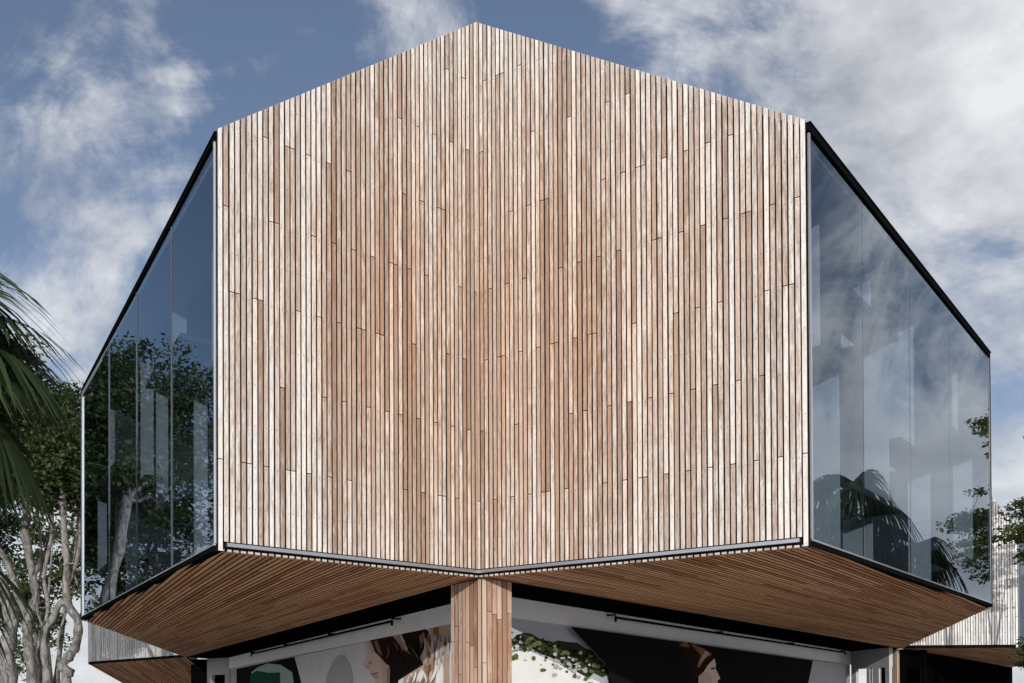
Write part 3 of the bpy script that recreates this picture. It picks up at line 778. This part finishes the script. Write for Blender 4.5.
def fan_palm(x, y, crown_z, label, nleaf=26, pet=0.9, R=1.0, trunk_r=0.16, droop=0.7, lean=(0, 0)):
    o = thing('fan_palm', (x, y, 0), label, 'palm tree', 'fan palms')
    t = MB(); pts = smooth([(x - lean[0], y - lean[1], -.05), (x - lean[0] * .5, y - lean[1] * .5, crown_z * .4), (x, y, crown_z * .8), (x, y, crown_z)], 6)
    t.tube(pts, [trunk_r * (1.25 - .35 * i / len(pts)) * (1 + .05 * (i % 2)) for i in range(len(pts))], 12); t.build('trunk', M['palm_bark'], o)
    top = Vector((x, y, crown_z))
    for i in range(nleaf):
        az = i * 2.39996 + rng.normal() * .15; el = math.radians(78 - 128 * (i + .5) / nleaf + rng.normal() * 5)
        d = Vector((math.cos(az) * math.cos(el), math.sin(az) * math.cos(el), math.sin(el)))
        L = pet * rng.uniform(.85, 1.15); stem = []
        for j in range(5):
            q = j / 4; p = top + d * (L * q); p.z -= .22 * L * q * q; stem.append(p)
        hub = stem[-1]; dd = (stem[-1] - stem[-2]).normalized(); dd = (dd + Vector((0, 0, -.45))).normalized()
        hz = Vector((math.cos(az), math.sin(az), 0)); up = (Vector((0, 0, 1)) + hz * .3).normalized()
        fr = fan_leaf(hub, dd, up, R * rng.uniform(.85, 1.1), 34, droop, 0.55 - .35 * i / nleaf)
        fr.tube(stem, [.022, .018, .014, .012, .010], 5, cap=False, col=(.4, 0, 0))
        fr.build('frond', M['palm_leaf'], o)
    return o
p = at(-86, 338, 11.0); fan_palm(p.x, p.y, p.z, 'fan palm at the left edge with long pointed frond tips against the sky', nleaf=27, pet=.95, R=1.2, droop=.55)
p = at(-100, 560, 11.6); fan_palm(p.x, p.y, p.z, 'short fan palm with dark drooping fronds at the lower left edge', nleaf=20, pet=.75, R=1.0, droop=.9)
fan_palm(12.75, 17.9, 6.0, 'larger fan palm reflected in the right glass beside the timber edge', nleaf=15, pet=1.0, R=1.15, droop=1.1)
fan_palm(13.0, 19.6, 5.0, 'smaller fan palm reflected low in the middle of the right glass', nleaf=13, pet=.7, R=1.0, droop=1.2)

# ------------------------------------------------------------------ ground
gm, nt, b = newmat('pale_paving'); tc = N(nt, 'ShaderNodeTexCoord')
bt = N(nt, 'ShaderNodeTexBrick'); bt.inputs['Scale'].default_value = 1.0
for k_, v_ in (('Color1', (.58, .56, .53, 1)), ('Color2', (.52, .505, .48, 1)), ('Mortar', (.2, .19, .18, 1))): bt.inputs[k_].default_value = v_
bt.inputs['Mortar Size'].default_value = .012; bt.inputs['Brick Width'].default_value = 1.2; bt.inputs['Row Height'].default_value = .6
nt.links.new(tc.outputs['Object'], bt.inputs['Vector'])
n1 = noise(nt, tc.outputs['Object'], .35, 6, .6); kk = math_(nt, 'ADD', math_(nt, 'MULTIPLY', n1, .5), .75)
nt.links.new(mixc(nt, 1.0, bt.outputs[0], combine(nt, kk, kk, kk), 'MULTIPLY'), b.inputs['Base Color']); b.inputs['Roughness'].default_value = .8
g = MB(); g.poly([(-1500, -1500, 0), (1500, -1500, 0), (1500, 1500, 0), (-1500, 1500, 0)]); go = g.build('ground', gm); tag(go, kind='structure')

# ------------------------------------------------------------------ light
EL, AZ = math.radians(10.0), math.radians(2.0)             # low sun behind the camera
to_sun = Vector((math.sin(AZ) * math.cos(EL), -math.cos(AZ) * math.cos(EL), math.sin(EL)))
sl = bpy.data.lights.new('sun', 'SUN'); sl.energy = 3.8; sl.angle = math.radians(.5); sl.color = (1.0, .955, .90)
so = bpy.data.objects.new('sun', sl); so.rotation_euler = (-to_sun).to_track_quat('-Z', 'Y').to_euler(); so.location = to_sun * 60; COL.objects.link(so)

w = bpy.data.worlds.new('World'); scn.world = w; w.use_nodes = True
nt = w.node_tree; bg = nt.nodes['Background']; out = nt.nodes['World Output']
sky = N(nt, 'ShaderNodeTexSky'); sky.sky_type = 'NISHITA'; sky.sun_disc = False
sky.sun_elevation = EL; sky.sun_rotation = math.pi - AZ; sky.air_density = 1.0; sky.dust_density = 0.6; sky.ozone_density = 1.6
tc = N(nt, 'ShaderNodeTexCoord'); dirv = tc.outputs['Generated']
SKY_S = 0.112
hs = N(nt, 'ShaderNodeHueSaturation'); hs.inputs['Saturation'].default_value = .74; nt.links.new(sky.outputs[0], hs.inputs['Color'])
nt.links.new(mixc(nt, 1.0, hs.outputs[0], (.88, .95, 1.14), 'MULTIPLY'), bg.inputs[0]); bg.inputs[1].default_value = SKY_S
# clouds: wisps by direction, thicker in some parts of the sky and towards the horizon
mp = N(nt, 'ShaderNodeMapping'); mp.inputs['Rotation'].default_value = (.0, .35, .3); mp.inputs['Scale'].default_value = (1.0, 1.0, 1.7); mp.inputs['Location'].default_value = (2.3, .7, 1.1)
nt.links.new(dirv, mp.inputs[0])
cn = noise(nt, mp.outputs[0], 3.1, 11, .66, .6)
def patch(px, py, size, amount, d=None):
    d = d or ray(px, py).normalized()
    vm = N(nt, 'ShaderNodeVectorMath', operation='DISTANCE'); nt.links.new(dirv, vm.inputs[0]); vm.inputs[1].default_value = d
    mr = N(nt, 'ShaderNodeMapRange', interpolation_type='SMOOTHSTEP'); nt.links.new(vm.outputs['Value'], mr.inputs[0])
    mr.inputs[1].default_value = size; mr.inputs[2].default_value = 0.0; mr.inputs[3].default_value = 0.0; mr.inputs[4].default_value = amount
    return mr.outputs[0]
mp2 = N(nt, 'ShaderNodeMapping'); mp2.inputs['Rotation'].default_value = (.4, .9, .5); mp2.inputs['Scale'].default_value = (1.0, 3.2, 1.4); nt.links.new(dirv, mp2.inputs[0])
c2 = noise(nt, mp2.outputs[0], 5.5, 9, .62, .7)                # streaks
acc = math_(nt, 'ADD', cn, math_(nt, 'MULTIPLY', math_(nt, 'SUBTRACT', c2, .5), .8))
for q in ((860, 60, .42, .26), (1000, 150, .25, .18), (640, 60, .14, .06), (100, 80, .20, .11), (60, 215, .24, .20), (10, 20, .14, -.06), (120, 170, .12, .05),
          (420, 15, .12, .13), (540, 40, .13, -.14), (300, 90, .17, -.14), (850, 235, .13, -.12), (1000, 310, .12, -.05), (200, 60, .12, -.06), (60, 330, .18, .08)):
    acc = math_(nt, 'ADD', acc, patch(*q))
for d, size, amt in (((-.64, .66, .42), .40, -.30), ((.76, .58, .30), .60, .23), ((.62, .56, .55), .2, -.20), ((0, -.9, .45), 1.2, .45)):  # last patch: unseen cloud bank behind the camera, added as fill light
    acc = math_(nt, 'ADD', acc, patch(0, 0, size, amt, Vector(d).normalized()))
sp = N(nt, 'ShaderNodeSeparateXYZ'); nt.links.new(dirv, sp.inputs[0])
hz = N(nt, 'ShaderNodeMapRange', interpolation_type='SMOOTHSTEP'); nt.links.new(sp.outputs[2], hz.inputs[0])
hz.inputs[1].default_value = .38; hz.inputs[2].default_value = .02; hz.inputs[3].default_value = 0; hz.inputs[4].default_value = .46
acc = math_(nt, 'ADD', acc, hz.outputs[0])
cf = N(nt, 'ShaderNodeMapRange', interpolation_type='SMOOTHSTEP'); nt.links.new(acc, cf.inputs[0]); cf.inputs[1].default_value = .51; cf.inputs[2].default_value = .86
bc = N(nt, 'ShaderNodeBackground'); 
# unseen clouds behind the camera, added and brightened to lift fascia and soffit
vs = N(nt, 'ShaderNodeVectorMath', operation='DOT_PRODUCT'); nt.links.new(dirv, vs.inputs[0]); vs.inputs[1].default_value = to_sun
nt.links.new(math_(nt, 'MULTIPLY_ADD', math_(nt, 'MAXIMUM', vs.outputs['Value'], 0.0), 2.8, 1.10), bc.inputs[1])
sh = noise(nt, mp.outputs[0], 4.5, 6, .6)
nt.links.new(ramp(nt, sh, [(.34, (.36, .38, .43)), (.62, (.80, .81, .83))]), bc.inputs[0])
ms = N(nt, 'ShaderNodeMixShader'); nt.links.new(math_(nt, 'MULTIPLY', cf.outputs[0], .93), ms.inputs[0])
nt.links.new(bg.outputs[0], ms.inputs[1]); nt.links.new(bc.outputs[0], ms.inputs[2]); nt.links.new(ms.outputs[0], out.inputs[0])

# ------------------------------------------------------------------ render settings
scn.view_settings.view_transform = 'Standard'; scn.view_settings.look = 'None'
scn.view_settings.exposure = 0.0; scn.view_settings.gamma = 1.0; scn.view_settings.use_curve_mapping = False
scn.render.engine = 'CYCLES'
cy = scn.cycles; cy.use_denoising = True; cy.max_bounces = 8; cy.transparent_max_bounces = 12; cy.diffuse_bounces = 4; cy.glossy_bounces = 5
cy.caustics_reflective = False; cy.caustics_refractive = False; cy.sample_clamp_indirect = 8
